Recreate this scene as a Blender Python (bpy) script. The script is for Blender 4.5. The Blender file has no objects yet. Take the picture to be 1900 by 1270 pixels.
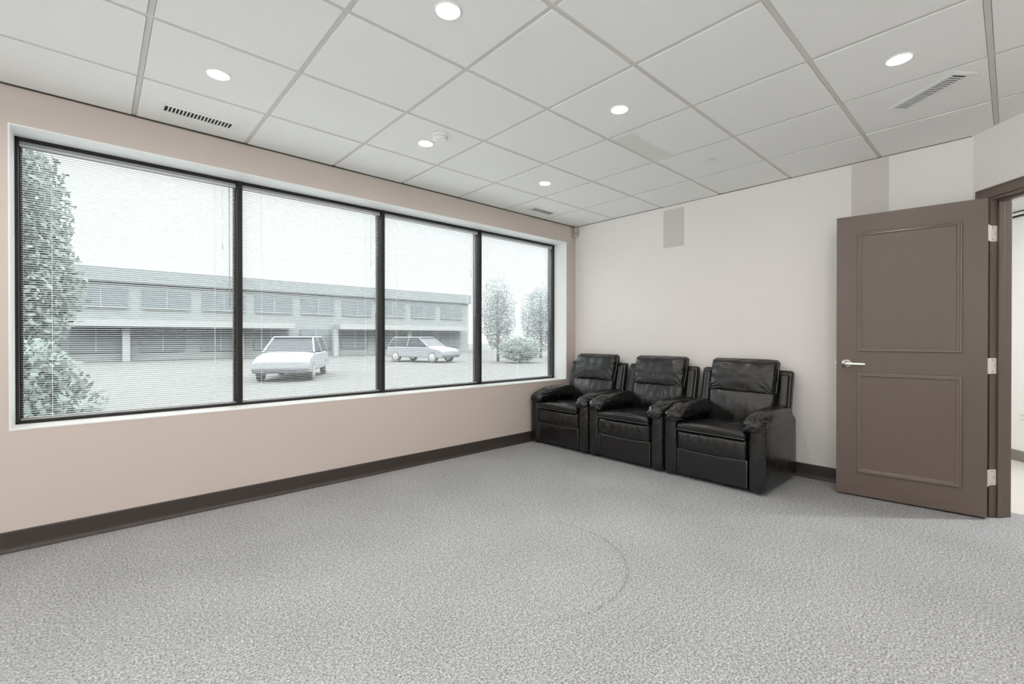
import bpy, bmesh, math, random
from mathutils import Vector, Matrix, noise

S = bpy.context.scene
COL = S.collection
random.seed(7)
PI = math.pi

# ------------------------------------------------------------------ camera
H = 2.55
cam_data = bpy.data.cameras.new('camera')
cam_data.sensor_fit = 'HORIZONTAL'
cam_data.sensor_width = 36.0
cam_data.lens = 847.0232 / 1900 * 36.0
cam_data.shift_x = (950 - 959.96) / 1900
cam_data.shift_y = (630.68 - 635) / 1900
cam_data.clip_start = 0.02
cam_data.clip_end = 300
cam = bpy.data.objects.new('camera', cam_data)
COL.objects.link(cam)
yaw, pit, rol = .7443, -.0041, .0004
fw = Vector((math.sin(yaw) * math.cos(pit), math.cos(yaw) * math.cos(pit), math.sin(pit)))
rt = Vector((math.cos(yaw), -math.sin(yaw), 0))
up = rt.cross(fw)
r2 = rt * math.cos(rol) + up * math.sin(rol)
u2 = -rt * math.sin(rol) + up * math.cos(rol)
M = Matrix.Identity(4)
for i in range(3):
    M[i][0] = r2[i]; M[i][1] = u2[i]; M[i][2] = -fw[i]
M.translation = Vector((-.1737, -3.7376, H - 1.3757))
cam.matrix_world = M
S.camera = cam

# ------------------------------------------------------------------ world, exposure
S.view_settings.view_transform = 'Standard'
S.view_settings.look = 'None'
S.view_settings.exposure = 0.68
S.view_settings.gamma = 1.0
S.view_settings.use_curve_mapping = False
W = bpy.data.worlds.new('overcast_sky')
S.world = W
W.use_nodes = True
wn = W.node_tree.nodes; wl = W.node_tree.links
wn.clear()
wo = wn.new('ShaderNodeOutputWorld'); wb = wn.new('ShaderNodeBackground')
# overcast: dim cloud near the horizon, bright overhead
wtc = wn.new('ShaderNodeTexCoord'); wsx = wn.new('ShaderNodeSeparateXYZ'); wr = wn.new('ShaderNodeValToRGB')
wl.new(wtc.outputs['Generated'], wsx.inputs[0]); wl.new(wsx.outputs['Z'], wr.inputs['Fac'])
SKY = 11.5
we = wr.color_ramp.elements
we[0].position = .0; we[0].color = (.057, .0578, .0585, 1)
we[1].position = .7; we[1].color = (.92, .96, 1.0, 1)
for p_, k_ in ((.285, .066), (.36, .50), (.48, .85)):
    x_ = wr.color_ramp.elements.new(p_); x_.color = (k_ * .955, k_ * .98, k_, 1)
wl.new(wr.outputs['Color'], wb.inputs['Color'])
wb.inputs['Strength'].default_value = SKY
wl.new(wb.outputs[0], wo.inputs[0])
LAMP_W = 2.7
LAMP_COL = (1.0, .915, .84)
try:
    S.cycles.max_bounces = 14
    S.cycles.diffuse_bounces = 8
    S.cycles.glossy_bounces = 4
    S.cycles.transparent_max_bounces = 16
    S.cycles.caustics_reflective = False
    S.cycles.caustics_refractive = False
    S.cycles.sample_clamp_indirect = 6.0
    S.cycles.use_denoising = True
except Exception:
    pass

# ------------------------------------------------------------------ materials
MATS = {}
def mat(name, col, rough=.6, metal=0.0, spec=.5, bump=None, var=None, coat=0.0):
    if name in MATS: return MATS[name]
    m = bpy.data.materials.new(name); m.use_nodes = True
    n = m.node_tree.nodes; l = m.node_tree.links
    b = n['Principled BSDF']
    b.inputs['Base Color'].default_value = (*col, 1)
    b.inputs['Roughness'].default_value = rough
    b.inputs['Metallic'].default_value = metal
    b.inputs['Specular IOR Level'].default_value = spec
    b.inputs['Coat Weight'].default_value = coat
    tc = n.new('ShaderNodeTexCoord')
    if var:                                   # (scale, amount)
        nz = n.new('ShaderNodeTexNoise'); nz.inputs['Scale'].default_value = var[0]
        nz.inputs['Detail'].default_value = 4
        l.new(tc.outputs['Object'], nz.inputs['Vector'])
        mx = n.new('ShaderNodeMix'); mx.data_type = 'RGBA'
        mx.inputs['A'].default_value = (*[c * (1 - var[1]) for c in col], 1)
        mx.inputs['B'].default_value = (*[min(1, c * (1 + var[1])) for c in col], 1)
        l.new(nz.outputs['Fac'], mx.inputs['Factor'])
        l.new(mx.outputs['Result'], b.inputs['Base Color'])
    if bump:                                  # (scale, strength, distance)
        nb = n.new('ShaderNodeTexNoise'); nb.inputs['Scale'].default_value = bump[0]
        nb.inputs['Detail'].default_value = 3
        l.new(tc.outputs['Object'], nb.inputs['Vector'])
        bp = n.new('ShaderNodeBump'); bp.inputs['Strength'].default_value = bump[1]
        bp.inputs['Distance'].default_value = bump[2]
        l.new(nb.outputs['Fac'], bp.inputs['Height'])
        l.new(bp.outputs['Normal'], b.inputs['Normal'])
    MATS[name] = m
    return m

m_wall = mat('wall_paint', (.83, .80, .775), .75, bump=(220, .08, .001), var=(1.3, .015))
m_wallw = mat('wall_paint_shaded', (.62, .545, .50), .75, bump=(220, .08, .001), var=(1.3, .015))  # wall paint darkened and warmed; the window wall's shade is in the colour
m_dark = mat('dark_bronze_aluminium', (.018, .016, .015), .4, metal=.3)
m_white = mat('white_paint', (.86, .87, .86), .55, var=(2, .01))
m_tile = mat('ceiling_tile', (.845, .845, .832), .95, spec=.1, bump=(260, .25, .0015), var=(60, .015))
def stain(m):
    n = m.node_tree.nodes; l = m.node_tree.links; b = n['Principled BSDF']
    src = b.inputs['Base Color'].links[0].from_socket
    tc = n.new('ShaderNodeTexCoord'); sx = n.new('ShaderNodeSeparateXYZ'); l.new(tc.outputs['Object'], sx.inputs[0])
    nz = n.new('ShaderNodeTexNoise'); nz.inputs['Scale'].default_value = 7; l.new(tc.outputs['Object'], nz.inputs['Vector'])
    def ramp(sock, a, b_):
        r = n.new('ShaderNodeMapRange'); r.inputs['From Min'].default_value = a; r.inputs['From Max'].default_value = b_
        l.new(sock, r.inputs['Value']); return r.outputs['Result']
    def mul(a, b_):
        q = n.new('ShaderNodeMath'); q.operation = 'MULTIPLY'; l.new(a, q.inputs[0]); l.new(b_, q.inputs[1]); return q.outputs[0]
    y = n.new('ShaderNodeMath'); y.operation = 'MULTIPLY_ADD'; y.inputs[1].default_value = .12; l.new(nz.outputs['Fac'], y.inputs[0]); l.new(sx.outputs['Y'], y.inputs[2])
    k = mul(mul(ramp(sx.outputs['X'], 2.45, 2.50), ramp(sx.outputs['X'], 3.03, 3.0)), mul(ramp(y.outputs[0], -1.95, -1.91), ramp(sx.outputs['Y'], -1.830, -1.834)))
    mx = n.new('ShaderNodeMix'); mx.data_type = 'RGBA'; mx.blend_type = 'MULTIPLY'
    kk = n.new('ShaderNodeMath'); kk.operation = 'MULTIPLY'; kk.inputs[1].default_value = .8; l.new(k, kk.inputs[0])
    l.new(kk.outputs[0], mx.inputs['Factor']); l.new(src, mx.inputs['A']); mx.inputs['B'].default_value = (.86, .845, .82, 1)
    l.new(mx.outputs['Result'], b.inputs['Base Color'])
stain(m_tile)
m_grid = mat('ceiling_grid', (.64, .62, .59), .7)
m_void = mat('dark_void', (.02, .02, .02), .9)
m_base = mat('vinyl_base', (.048, .038, .034), .45, var=(3, .06))
m_door = mat('door_paint', (.148, .112, .094), .42, bump=(90, .05, .001), var=(2, .03))
m_mould = mat('door_moulding_paint', (.185, .148, .128), .22)
m_slat = None
m_blindrail = mat('blind_rail_enamel', (.40, .41, .41), .3)
m_raillip = mat('blind_rail_lip', (.85, .86, .86), .3)
m_cord = mat('blind_cord', (.75, .76, .75), .8)
m_wand = mat('clear_grey_plastic', (.55, .58, .60), .2)
m_chrome = mat('satin_nickel', (.72, .70, .67), .28, metal=1.0)
m_hinge = mat('steel_hinge_leaf', (.85, .80, .74), .4, metal=.3)
m_screw = mat('screw_head', (.25, .22, .2), .4, metal=.8)
m_vent = mat('vent_enamel', (.80, .80, .78), .45)
m_patch = mat('grey_patch', (.64, .595, .57), .7, var=(5, .03))
m_sensor = mat('sensor_plastic', (.50, .49, .465), .4)
m_sensor_lens = mat('sensor_lens', (.35, .33, .31), .25)
m_corr = mat('corridor_paint', (.86, .86, .85), .7)
m_corrfloor = mat('corridor_vinyl_tile', (.58, .57, .545), .35, var=(9, .08))
m_corrbase = mat('corridor_base', (.22, .20, .18), .5)
m_asph = mat('asphalt', (0.0438, 0.0447, 0.0422), .95, spec=.03, var=(3, .12))
m_conc = mat('bounce_concrete', (.20, .195, .19), .9, var=(4, .08))
m_grass = mat('lawn', (.040, .048, .032), .95, var=(6, .3))
m_leaf = mat('foliage', (0.0739, 0.0870, 0.0783), .9, spec=.05, var=(2, .3))
m_leaf2 = mat('dark_foliage', (0.0789, 0.0928, 0.0882), .9, spec=.05, var=(2, .3))
m_bark = mat('bark', (.10, .08, .065), .9, var=(12, .3))
m_bwall = mat('building_cladding', (0.0944, 0.1021, 0.0990), .8, var=(.6, .06))
m_bband = mat('building_band', (0.0798, 0.0885, 0.0885), .7)
m_bwhite = mat('canopy_white', (0.1305, 0.1348, 0.1305), .6)
m_bglass = mat('building_glass', (0.0679, 0.0774, 0.0810), .4, spec=.15)
m_car = mat('white_car_paint', (0.0957, 0.0989, 0.1021), .6, spec=.1)
m_carg = mat('car_glass', (.012, .014, .016), .5, spec=.08)
m_tyre = mat('tyre_rubber', (.03, .03, .03), .8)
m_plate = mat('outlet_plastic', (.85, .85, .82), .4)

def leather():
    m = bpy.data.materials.new('black_leather'); m.use_nodes = True
    n = m.node_tree.nodes; l = m.node_tree.links; b = n['Principled BSDF']
    b.inputs['Base Color'].default_value = (.009, .0088, .0088, 1)
    b.inputs['Specular IOR Level'].default_value = .60
    tc = n.new('ShaderNodeTexCoord')
    v = n.new('ShaderNodeTexVoronoi'); v.inputs['Scale'].default_value = 420
    v.feature = 'DISTANCE_TO_EDGE'
    n1 = n.new('ShaderNodeTexNoise'); n1.inputs['Scale'].default_value = 26; n1.inputs['Detail'].default_value = 5
    n1.inputs['Distortion'].default_value = .6
    n2 = n.new('ShaderNodeTexNoise'); n2.inputs['Scale'].default_value = 7
    for x in (v, n1, n2): l.new(tc.outputs['Object'], x.inputs['Vector'])
    mr = n.new('ShaderNodeMapRange'); mr.inputs['To Min'].default_value = .17; mr.inputs['To Max'].default_value = .33
    l.new(n2.outputs['Fac'], mr.inputs['Value']); l.new(mr.outputs['Result'], b.inputs['Roughness'])
    b1 = n.new('ShaderNodeBump'); b1.inputs['Strength'].default_value = .25; b1.inputs['Distance'].default_value = .0006
    b2 = n.new('ShaderNodeBump'); b2.inputs['Strength'].default_value = .35; b2.inputs['Distance'].default_value = .006
    l.new(v.outputs['Distance'], b1.inputs['Height']); l.new(n1.outputs['Fac'], b2.inputs['Height'])
    l.new(b2.outputs['Normal'], b1.inputs['Normal']); l.new(b1.outputs['Normal'], b.inputs['Normal'])
    return m
m_leather = leather()
m_piping = mat('leather_piping', (.10, .10, .10), .25, spec=.8)  # lighter than the leather; seam highlights put into the colour

def carpet():
    m = bpy.data.materials.new('grey_loop_carpet'); m.use_nodes = True
    n = m.node_tree.nodes; l = m.node_tree.links; b = n['Principled BSDF']
    b.inputs['Roughness'].default_value = .95; b.inputs['Specular IOR Level'].default_value = .1
    tc = n.new('ShaderNodeTexCoord')
    n1 = n.new('ShaderNodeTexNoise'); n1.inputs['Scale'].default_value = 120; n1.inputs['Detail'].default_value = 4; n1.inputs['Roughness'].default_value = .75
    n2 = n.new('ShaderNodeTexNoise'); n2.inputs['Scale'].default_value = 45; n2.inputs['Detail'].default_value = 2
    n3 = n.new('ShaderNodeTexNoise'); n3.inputs['Scale'].default_value = 1.7; n3.inputs['Detail'].default_value = 3
    for x in (n1, n2, n3): l.new(tc.outputs['Object'], x.inputs['Vector'])
    r = n.new('ShaderNodeValToRGB'); e = r.color_ramp.elements
    e[0].position = .30; e[0].color = (.06, .061, .063, 1)
    e[1].position = .68; e[1].color = (.665, .682, .70, 1)
    x = r.color_ramp.elements.new(.49); x.color = (.334, .342, .350, 1)
    l.new(n1.outputs['Fac'], r.inputs['Fac'])
    # soft variation of pile
    mr = n.new('ShaderNodeMapRange'); mr.inputs['From Min'].default_value = .3; mr.inputs['From Max'].default_value = .7
    mr.inputs['To Min'].default_value = .93; mr.inputs['To Max'].default_value = 1.06
    l.new(n3.outputs['Fac'], mr.inputs['Value'])
    mr2 = n.new('ShaderNodeMapRange'); mr2.inputs['From Min'].default_value = .3; mr2.inputs['From Max'].default_value = .7
    mr2.inputs['To Min'].default_value = .88; mr2.inputs['To Max'].default_value = 1.1
    l.new(n2.outputs['Fac'], mr2.inputs['Value'])
    mu = n.new('ShaderNodeMath'); mu.operation = 'MULTIPLY'
    l.new(mr.outputs['Result'], mu.inputs[0]); l.new(mr2.outputs['Result'], mu.inputs[1])
    # pressed ring left in the pile
    ds = n.new('ShaderNodeVectorMath'); ds.operation = 'DISTANCE'
    ds.inputs[1].default_value = (1.48, -1.99, 0)
    l.new(tc.outputs['Object'], ds.inputs[0])
    su = n.new('ShaderNodeMath'); su.operation = 'SUBTRACT'; su.inputs[1].default_value = .535
    ab = n.new('ShaderNodeMath'); ab.operation = 'ABSOLUTE'
    l.new(ds.outputs['Value'], su.inputs[0]); l.new(su.outputs[0], ab.inputs[0])
    rr = n.new('ShaderNodeMapRange'); rr.inputs['From Min'].default_value = .004; rr.inputs['From Max'].default_value = .013
    rr.inputs['To Min'].default_value = 1; rr.inputs['To Max'].default_value = 0
    l.new(ab.outputs[0], rr.inputs['Value'])
    rn = n.new('ShaderNodeMapRange'); rn.inputs['From Min'].default_value = .44; rn.inputs['From Max'].default_value = .56
    l.new(n2.outputs['Fac'], rn.inputs['Value'])
    # only the far side and right-hand side of the ring shows
    sx = n.new('ShaderNodeSeparateXYZ'); l.new(tc.outputs['Object'], sx.inputs[0])
    gx = n.new('ShaderNodeMath'); gx.operation = 'ADD'
    ym = n.new('ShaderNodeMath'); ym.operation = 'MULTIPLY'; ym.inputs[1].default_value = -1.0
    l.new(sx.outputs['Y'], ym.inputs[0]); l.new(sx.outputs['X'], gx.inputs[0]); l.new(ym.outputs[0], gx.inputs[1])
    gm = n.new('ShaderNodeMapRange'); gm.inputs['From Min'].default_value = 3.5; gm.inputs['From Max'].default_value = 3.9
    l.new(gx.outputs[0], gm.inputs['Value'])
    m1 = n.new('ShaderNodeMath'); m1.operation = 'MULTIPLY'; l.new(rr.outputs[0], m1.inputs[0]); l.new(rn.outputs[0], m1.inputs[1])
    m2 = n.new('ShaderNodeMath'); m2.operation = 'MULTIPLY'; l.new(m1.outputs[0], m2.inputs[0]); l.new(gm.outputs[0], m2.inputs[1])
    m3 = n.new('ShaderNodeMath'); m3.operation = 'MULTIPLY_ADD'; m3.inputs[1].default_value = -.32; m3.inputs[2].default_value = 1
    l.new(m2.outputs[0], m3.inputs[0])
    m4 = n.new('ShaderNodeMath'); m4.operation = 'MULTIPLY'; l.new(mu.outputs[0], m4.inputs[0]); l.new(m3.outputs[0], m4.inputs[1])
    vm = n.new('ShaderNodeVectorMath'); vm.operation = 'SCALE'
    l.new(r.outputs['Color'], vm.inputs[0]); l.new(m4.outputs[0], vm.inputs['Scale'])
    l.new(vm.outputs['Vector'], b.inputs['Base Color'])
    bp = n.new('ShaderNodeBump'); bp.inputs['Strength'].default_value = .7; bp.inputs['Distance'].default_value = .004
    l.new(n1.outputs['Fac'], bp.inputs['Height']); l.new(bp.outputs['Normal'], b.inputs['Normal'])
    return m
m_carpet = carpet()

def glass():
    m = bpy.data.materials.new('window_glass'); m.use_nodes = True
    n = m.node_tree.nodes; l = m.node_tree.links; n.clear()
    o = n.new('ShaderNodeOutputMaterial'); t = n.new('ShaderNodeBsdfTransparent'); g = n.new('ShaderNodeBsdfGlossy')
    t.inputs['Color'].default_value = (.945, .955, .95, 1); g.inputs['Roughness'].default_value = .01
    f = n.new('ShaderNodeFresnel'); f.inputs['IOR'].default_value = 1.3
    mx = n.new('ShaderNodeMixShader')
    gm = n.new('ShaderNodeNewGeometry'); sb = n.new('ShaderNodeMath'); sb.operation = 'SUBTRACT'; sb.inputs[0].default_value = 1
    fm = n.new('ShaderNodeMath'); fm.operation = 'MULTIPLY'
    l.new(gm.outputs['Backfacing'], sb.inputs[1]); l.new(f.outputs[0], fm.inputs[0]); l.new(sb.outputs[0], fm.inputs[1])
    l.new(fm.outputs[0], mx.inputs[0]); l.new(t.outputs[0], mx.inputs[1]); l.new(g.outputs[0], mx.inputs[2]); l.new(mx.outputs[0], o.inputs[0])
    return m
m_glass = glass()

def slatmat():
    m = bpy.data.materials.new('white_blind_slat'); m.use_nodes = True
    n = m.node_tree.nodes; l = m.node_tree.links; b = n['Principled BSDF']; o = n['Material Output']
    b.inputs['Base Color'].default_value = (.49, .51, .508, 1); b.inputs['Roughness'].default_value = .4
    t = n.new('ShaderNodeBsdfTranslucent'); t.inputs['Color'].default_value = (.75, .80, .79, 1)
    mx = n.new('ShaderNodeMixShader'); mx.inputs[0].default_value = .03
    l.new(b.outputs[0], mx.inputs[1]); l.new(t.outputs[0], mx.inputs[2]); l.new(mx.outputs[0], o.inputs[0])
    return m
m_slat = slatmat()

def emit(name, col, st):
    m = bpy.data.materials.new(name); m.use_nodes = True
    n = m.node_tree.nodes; l = m.node_tree.links; n.clear()
    o = n.new('ShaderNodeOutputMaterial'); e = n.new('ShaderNodeEmission')
    e.inputs[0].default_value = (*col, 1); e.inputs[1].default_value = st
    l.new(e.outputs[0], o.inputs[0]); return m
m_lens = emit('lit_lens', (1, .955, .90), 30.0)

# ------------------------------------------------------------------ mesh helpers
def xf(o=(0, 0, 0), rz=0, tilt=None):
    m = Matrix.Translation(o) @ Matrix.Rotation(rz, 4, 'Z')
    return m

class MB:
    def __init__(s): s.bm = bmesh.new()
    def box(s, lo, hi, T=None):
        P = [Vector((x, y, z)) for x in (lo[0], hi[0]) for y in (lo[1], hi[1]) for z in (lo[2], hi[2])]
        if T is not None: P = [T @ p for p in P]
        v = [s.bm.verts.new(p) for p in P]
        for f in ((0, 1, 3, 2), (4, 6, 7, 5), (0, 4, 5, 1), (2, 3, 7, 6), (0, 2, 6, 4), (1, 5, 7, 3)):
            s.bm.faces.new([v[i] for i in f])
        return s
    def rbox(s, lo, hi, r, n=(6, 6, 6), k=3, fn=None, T=None):
        c = [(a + b) / 2 for a, b in zip(lo, hi)]; h = [(b - a) / 2 for a, b in zip(lo, hi)]
        if not hasattr(r, '__len__'): r = (r, r, r)
        r = [min(a, b * .999) for a, b in zip(r, h)]
        ax = []
        for i in range(3):
            inn = h[i] - r[i]
            L = [-h[i] + r[i] * math.tan(j / k * PI / 4) if False else -h[i] + r[i] * j / k for j in range(k)]
            L += [-inn + 2 * inn * j / n[i] for j in range(n[i] + 1)]
            L += [inn + r[i] * (j + 1) / k for j in range(k)]
            ax.append(L)
        cache = {}
        def vert(i, j, q):
            key = (i, j, q)
            if key in cache: return cache[key]
            p = [ax[0][i], ax[1][j], ax[2][q]]
            inn = [max(-(h[a] - r[a]), min(h[a] - r[a], p[a])) for a in range(3)]
            d = [(p[a] - inn[a]) / r[a] for a in range(3)]
            mxd = max(abs(x) for x in d)
            if mxd > 1e-9:
                L = math.sqrt(sum(x * x for x in d))
                # angular remap for even spacing
                d = [math.tan(x / mxd * PI / 4) * mxd if abs(x) < mxd - 1e-9 else x for x in d]
                L = math.sqrt(sum(x * x for x in d))
                d = [x / L * mxd for x in d]
            co = Vector([inn[a] + d[a] * r[a] + c[a] for a in range(3)])
            if fn: co = Vector(fn(co))
            if T is not None: co = T @ co
            cache[key] = s.bm.verts.new(co); return cache[key]
        N = [len(a) - 1 for a in ax]
        for a in range(3):
            b, d = (a + 1) % 3, (a + 2) % 3
            for side in (0, N[a]):
                for i in range(N[b]):
                    for j in range(N[d]):
                        q = []
                        for (u, w) in ((0, 0), (1, 0), (1, 1), (0, 1)):
                            idx = [0, 0, 0]; idx[a] = side; idx[b] = i + u; idx[d] = j + w
                            q.append(vert(*idx))
                        if side == 0: q.reverse()
                        s.bm.faces.new(q)
        return s
    def tube(s, pts, r, n=8, closed=False):
        pts = [Vector(p) for p in pts]; m = len(pts); rings = []
        for i, p in enumerate(pts):
            a = pts[i - 1] if (i or closed) else p; b = pts[(i + 1) % m] if (i < m - 1 or closed) else p
            t = (b - a).normalized()
            ref = Vector((0, 0, 1)) if abs(t.z) < .9 else Vector((1, 0, 0))
            u = t.cross(ref).normalized(); w = t.cross(u)
            rings.append([s.bm.verts.new(p + (u * math.cos(2 * PI * j / n) + w * math.sin(2 * PI * j / n)) * r) for j in range(n)])
        for i in range(m if closed else m - 1):
            A = rings[i]; B = rings[(i + 1) % m]
            for j in range(n): s.bm.faces.new((A[j], A[(j + 1) % n], B[(j + 1) % n], B[j]))
        if not closed:
            s.bm.faces.new(list(reversed(rings[0]))); s.bm.faces.new(rings[-1])
        return s
    def lathe(s, prof, T=None, n=32):
        rings = []
        for (r, z) in prof:
            R = []
            if r < 1e-6:
                p = Vector((0, 0, z)); p = T @ p if T is not None else p
                R = [s.bm.verts.new(p)]
            else:
                for j in range(n):
                    p = Vector((r * math.cos(2 * PI * j / n), r * math.sin(2 * PI * j / n), z))
                    if T is not None: p = T @ p
                    R.append(s.bm.verts.new(p))
            rings.append(R)
        for A, B in zip(rings, rings[1:]):
            for j in range(n):
                k = (j + 1) % n
                if len(A) == 1 and len(B) == 1: continue
                if len(A) == 1: s.bm.faces.new((A[0], B[j], B[k]))
                elif len(B) == 1: s.bm.faces.new((A[j], A[k], B[0]))
                else: s.bm.faces.new((A[j], A[k], B[k], B[j]))
        return s
    def prism(s, poly, y0, y1, T=None):       # poly in (x,z), extruded along y
        a = [Vector((p[0], y0, p[1])) for p in poly]; b = [Vector((p[0], y1, p[1])) for p in poly]
        if T is not None: a = [T @ p for p in a]; b = [T @ p for p in b]
        va = [s.bm.verts.new(p) for p in a]; vb = [s.bm.verts.new(p) for p in b]; n = len(poly)
        s.bm.faces.new(va); s.bm.faces.new(list(reversed(vb)))
        for i in range(n): s.bm.faces.new((va[i], vb[i], vb[(i + 1) % n], va[(i + 1) % n]))
        return s
    def quad(s, pts):
        s.bm.faces.new([s.bm.verts.new(Vector(p)) for p in pts]); return s
    def build(s, name, m, parent=None, smooth=False, bevel=0.0, loc=None):
        bmesh.ops.recalc_face_normals(s.bm, faces=s.bm.faces)
        me = bpy.data.meshes.new(name); s.bm.to_mesh(me); s.bm.free()
        if smooth:
            for p in me.polygons: p.use_smooth = True
        o = bpy.data.objects.new(name, me); me.materials.append(m); COL.objects.link(o)
        if parent: o.parent = parent
        if loc: o.location = loc
        if bevel:
            b = o.modifiers.new('bevel', 'BEVEL'); b.width = bevel; b.segments = 2; b.limit_method = 'ANGLE'
        return o

def empty(name, loc=(0, 0, 0), rz=0):
    o = bpy.data.objects.new(name, None); o.location = loc; o.rotation_euler = (0, 0, rz)
    o.empty_display_size = .1; COL.objects.link(o); return o
def tag(o, label=None, cat=None, group=None, kind=None):
    if label: o['label'] = label
    if cat: o['category'] = cat
    if group: o['group'] = group
    if kind: o['kind'] = kind
    return o
def struct(o, label=None, cat=None):
    o['kind'] = 'structure'
    if label: o['label'] = label
    if cat: o['category'] = cat
    return o
def copy_tree(o, parent=None):
    c = o.copy(); COL.objects.link(c)
    if parent: c.parent = parent
    for ch in [x for x in bpy.data.objects if x.parent == o]: copy_tree(ch, c)
    return c

# ------------------------------------------------------------------ room shell
WY = -.03          # window wall face
BX = 4.228         # back wall face
LX = -3.4          # left wall (outside the frame)
RY = -7.4          # rear wall (outside the frame)
TH = .28
OX0, OX1, OZ0, OZ1 = -.527, 4.058, .665, 2.345      # window opening
s2 = math.sqrt(.5)
A0 = Vector((BX, -3.55, 0)); D = Vector((-s2, -s2, 0)); N = Vector((-s2, s2, 0))   # door wall
# room floor polygon (door wall runs diagonally)
DL = 2.6
A1 = A0 + D * DL
fl = MB(); fl.box((LX - .1, RY - .1, -.08), (BX + .12, WY + .1, 0))
floor = struct(fl.build('floor', m_carpet), 'grey flecked loop carpet of the room', 'floor')

w = MB()
y0, y1 = WY, WY + TH
OB = (-3.05, -1.75)
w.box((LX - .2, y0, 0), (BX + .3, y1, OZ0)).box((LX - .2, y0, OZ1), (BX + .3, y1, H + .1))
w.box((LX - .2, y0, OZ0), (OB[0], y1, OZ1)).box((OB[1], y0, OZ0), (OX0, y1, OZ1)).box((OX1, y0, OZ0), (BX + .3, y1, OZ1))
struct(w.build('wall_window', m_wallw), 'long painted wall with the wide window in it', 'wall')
struct(MB().box((BX, -3.55, 0), (BX + .14, WY, H + .1)).build('wall_back', m_wall), 'painted wall behind the three recliners', 'wall')
LW0, LW1, LWZ0, LWZ1 = -6.9, -3.2, .45, 2.40
lw_ = MB().box((LX - .14, RY, 0), (LX, WY, LWZ0)).box((LX - .14, RY, LWZ1), (LX, WY, H + .1))
lw_.box((LX - .14, RY, LWZ0), (LX, LW0, LWZ1)).box((LX - .14, LW1, LWZ0), (LX, WY, LWZ1))
struct(lw_.build('wall_left', m_wall))
w3 = empty('added_window_3', (LX - .07, (LW0 + LW1) / 2, LWZ0)); struct(w3)  # unseen window, added to bring more daylight into the room
T3 = Matrix.Translation(-Vector(w3.location))
fr = MB()
for k in range(5):
    yy = LW0 + (LW1 - LW0) * k / 4
    fr.box((LX - .11, max(LW0, yy - .02), LWZ0), (LX - .03, min(LW1, yy + .02), LWZ1), T3)
fr.box((LX - .11, LW0, LWZ0), (LX - .03, LW1, LWZ0 + .03), T3).box((LX - .11, LW0, LWZ1 - .03), (LX - .03, LW1, LWZ1), T3)
fr.build('window_frame', m_dark, w3)
MB().box((LX - .072, LW0 + .02, LWZ0 + .03), (LX - .068, LW1 - .02, LWZ1 - .03), T3).build('window_pane', m_glass, w3)
struct(MB().box((LX - .14, RY - .14, 0), (A1.x + .1, RY, H + .1)).build('wall_rear', m_wall))
struct(MB().box((A1.x, RY, 0), (A1.x + .14, A1.y, H + .1)).build('wall_right', m_wall))
# diagonal wall with doorway, local x along D, local y = -N (depth)
TD = Matrix(((D.x, -N.x, 0, A0.x), (D.y, -N.y, 0, A0.y), (0, 0, 1, 0), (0, 0, 0, 1)))
J0, J1, JZ = .125, .965, 2.088
dw = MB()
dw.box((0, 0, 0), (J0, .12, H + .1), TD).box((J0, 0, JZ), (J1, .12, H + .1), TD).box((J1, 0, 0), (DL, .12, H + .1), TD)
struct(dw.build('wall_door', m_wall), 'short angled wall holding the open doorway', 'wall')

# ceiling: lay-in tiles dropped slightly below a recessed grid
bx = [-.0019, .6061, 1.2252, 1.8291, 2.44, 3.048, 3.6551]
ay = [0, -.6104, -1.2201, -1.8292, -2.4358, -3.0453, -3.6608]
GX = [LX] + [-.0019 - .61 * k for k in range(5, 0, -1)] + bx + [BX]
GY = [WY] + ay[1:] + [-3.6608 - .61 * k for k in range(1, 7)] + [RY]
ct = MB()
rnd = random.Random(3)
for i in range(len(GX) - 1):
    for j in range(len(GY) - 1):
        xa, xb = GX[i], GX[i + 1]; ya, yb = GY[j + 1], GY[j]
        ga, gb = .0125, .0125
        xa += ga if i else .012; xb -= gb if i < len(GX) - 2 else .008
        yb -= .0125 if j else .014; ya += .0125
        if xb - xa < .05 or yb - ya < .05: continue
        dz = rnd.uniform(-.0015, .0015)
        c = Vector(((xa + xb) / 2, (ya + yb) / 2, H + .004 + dz))
        T = Matrix.Translation(c) @ Matrix.Rotation(rnd.uniform(-.0025, .0025), 4, 'X') @ Matrix.Rotation(rnd.uniform(-.0025, .0025), 4, 'Y')
        hx, hy = (xb - xa) / 2, (yb - ya) / 2
        ct.box((-hx, -hy, 0), (hx, hy, .018), T)
ceil = struct(ct.build('ceiling', m_tile, bevel=.0009), 'suspended ceiling of pale square lay-in tiles', 'ceiling')
cg = MB()
for x in GX[1:-1]: cg.box((x - .0108, RY, H + .0085), (x + .0108, WY - .012, H + .0205))
for y in GY[1:-1]: cg.box((LX, y - .0108, H + .008), (BX - .006, y + .0108, H + .020))
cgo = cg.build('ceiling_grid', m_grid, ceil)
wa = MB()
wa.box((LX, WY - .024, H + .009), (BX, WY - .0075, H + .020)).box((BX - .021, -3.57, H + .009), (BX - .0045, WY, H + .020))
wa.box((0, -.020, H + .009), (DL, -.003, H + .020), TD)
wa.build('wall_angle', m_grid, ceil)
MB().box((LX, WY - .0095, H - .002), (BX - .004, WY - .0003, H + .012)).build('edge_shadow_strip', mat('edge_shadow_dark', (.07, .067, .063), .8), ceil)  # dark strip painted in for the shadow line at the ceiling edge
MB().box((BX - .0040, -3.545, H - .001), (BX - .0003, WY, H + .012)).build('back_edge_shadow', mat('edge_shadow_grey', (.22, .21, .20), .8), ceil)  # thinner grey strip, painted shadow line along the back wall
vo = MB(); vo.box((LX, RY, H + .022), (BX, WY, H + .05))
vo.build('ceiling_void', m_void, ceil)

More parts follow.
